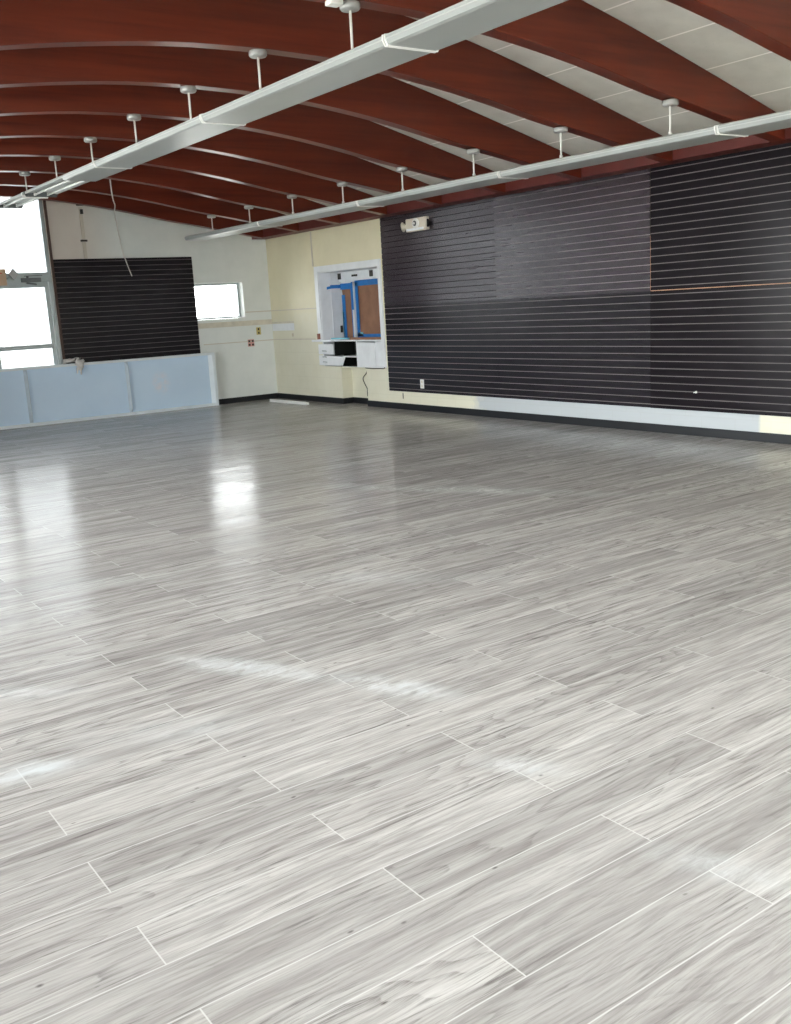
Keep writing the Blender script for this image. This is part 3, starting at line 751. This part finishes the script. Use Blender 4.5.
tag(MB().box(BX-.05, BX, -2.085, -2.035, 1.01, 1.88).box(BX-.054, BX-.0505, -2.083, -2.037, 1.45, 1.88, 1).build('mullion', [M['white'], M['tape']], bevel=.003), 'white upright half covered in blue tape between the paper sheets', 'upright')
tag(MB().box(.19, .40, NY1-.028, NY1-.023, 1.80, 1.855).obox((.17, NY1-.03, 1.815), (.05,0,.008), (0,.002,0), (0,0,.02)).build('tape_strip', M['tape']), 'blue tape strip stuck across the left side of the niche', 'tape')
tag(MB().box(.33, .375, NY1-.034, NY1-.0225, 1.10, 1.21).build('switch_box', M['vent'], bevel=.004), 'dark switch box low on the left side inside the niche', 'switch')
tag(MB().tube(spline([(.06,-2.80,.585),(.05,-2.79,.50),(.03,-2.72,.42),(.05,-2.72,.34),(.04,-2.80,.26),(.06,-2.79,.16),(.09,-2.76,.09),(.11,-2.75,.012)]), .007).build('power_cord', M['cord']), 'dark power cord hanging in the recess below the cabinet', 'cord')
tag(MB().tube(spline([(-.034,-2.90,.582),(-.03,-3.05,.575),(-.032,-3.2,.578),(-.03,-3.38,.582),(-.03,-3.40,.60)]), .006).build('cable', M['cord']), 'thin dark cable along the bottom of the cupboard door', 'cable')
# white moulding lying on the floor near the corner
tag(MB().box(-.03, .03, -.58, .58, 0, .035).box(-.03, -.018, -.58, .58, .035, .05).build('trim_offcut', M['bracket'], loc=(-.40, -1.10, .0), rot=(0,0,.03), bevel=.004), 'white length of trim lying on the floor by the corner', 'trim piece')

# ------------------------------------------------------------------ outside
g = MB().box(-80, 80, -90, 90, -.30, -.14).build('ground', M['pave']); struct(g, 'pale paved ground outside', 'ground')
tr = MB(); random.seed(11)
def branch(p, d, L, r_, lev):
    pts = [Vector(p)]; dd = Vector(d).normalized(); k = 6
    for i in range(k):
        dd = (dd + Vector((random.uniform(-.2,.2), random.uniform(-.2,.2), random.uniform(-.08,.2)))).normalized()
        pts.append(pts[-1] + dd*L/k)
    tr.tube(pts, [r_*(1-.6*i/k) for i in range(k+1)], 6)
    if lev:
        for j in range(4):
            q = pts[random.randint(2, k)]; a = random.uniform(0, 6.28)
            branch(q, dd*.5 + Vector((math.cos(a), math.sin(a), .45)), L*.6, r_*.45, lev-1)
branch((-2.0, 11, -.141), (0,0,1), 4.5, .09, 3)
tag(tr.build('bare_tree', M['bark']), 'bare pale tree outside the tall window', 'tree')

# ------------------------------------------------------------------ daylight
wd = bpy.data.worlds.new('overcast sky'); S.world = wd; wd.use_nodes = True
bg = wd.node_tree.nodes['Background']; bg.inputs[0].default_value = (.95, .985, 1.0, 1); bg.inputs[1].default_value = 5.0
def portal(loc, rot, sx, sy):
    l = bpy.data.lights.new('window portal', 'AREA'); l.shape = 'RECTANGLE'; l.size = sx; l.size_y = sy; l.cycles.is_portal = True
    o = bpy.data.objects.new('window portal', l); COL.objects.link(o); o.location = loc; o.rotation_euler = rot
P2 = math.pi/2
portal(((GX0+GX1)/2, .27, 1.75), (-P2, 0, 0), GX1-GX0, 3.5)
portal((-.98, .27, 1.71), (-P2, 0, 0), .94, .6)
portal((-4.65, YF-.27, 1.78), (P2, 0, 0), 8.3, 1.95)
portal((XL-.27, (LW[0]+LW[1])/2, (LW[2]+LW[3])/2), (P2, 0, -P2), LW[1]-LW[0], LW[3]-LW[2])

# ------------------------------------------------------------------ camera
yaw, pitch, roll, fpx = 6.06394187e-01, 2.08119032e-01, -5.64518881e-02, 9.77966176e+02
cam = bpy.data.cameras.new('camera'); co = bpy.data.objects.new('camera', cam); COL.objects.link(co); S.camera = co
cy, sy, cp, sp = math.cos(yaw), math.sin(yaw), math.cos(pitch), math.sin(pitch)
fw = Vector((sy*cp, cy*cp, -sp)); rt = Vector((cy, -sy, 0)); up = rt.cross(fw)
c_, s_ = math.cos(roll), math.sin(roll)
r2 = c_*rt + s_*up; u2 = -s_*rt + c_*up
mt = Matrix((r2, u2, -fw)).transposed().to_4x4(); mt.translation = Vector((-8.26900879, -15.3521922, 1.48478256)); co.matrix_world = mt
cam.sensor_fit = 'VERTICAL'; cam.sensor_height = 24; cam.lens = 24*fpx/1024; cam.clip_end = 300; cam.clip_start = .05
vs_ = S.view_settings; vs_.view_transform = 'Standard'; vs_.look = 'None'; vs_.gamma = 1; vs_.use_curve_mapping = False; vs_.exposure = 1.32
S.cycles.use_denoising = True; S.cycles.denoising_prefilter = 'NONE'; S.cycles.max_bounces = 8; S.cycles.diffuse_bounces = 5; S.cycles.glossy_bounces = 4; S.cycles.transparent_max_bounces = 12
S.cycles.sample_clamp_indirect = 8
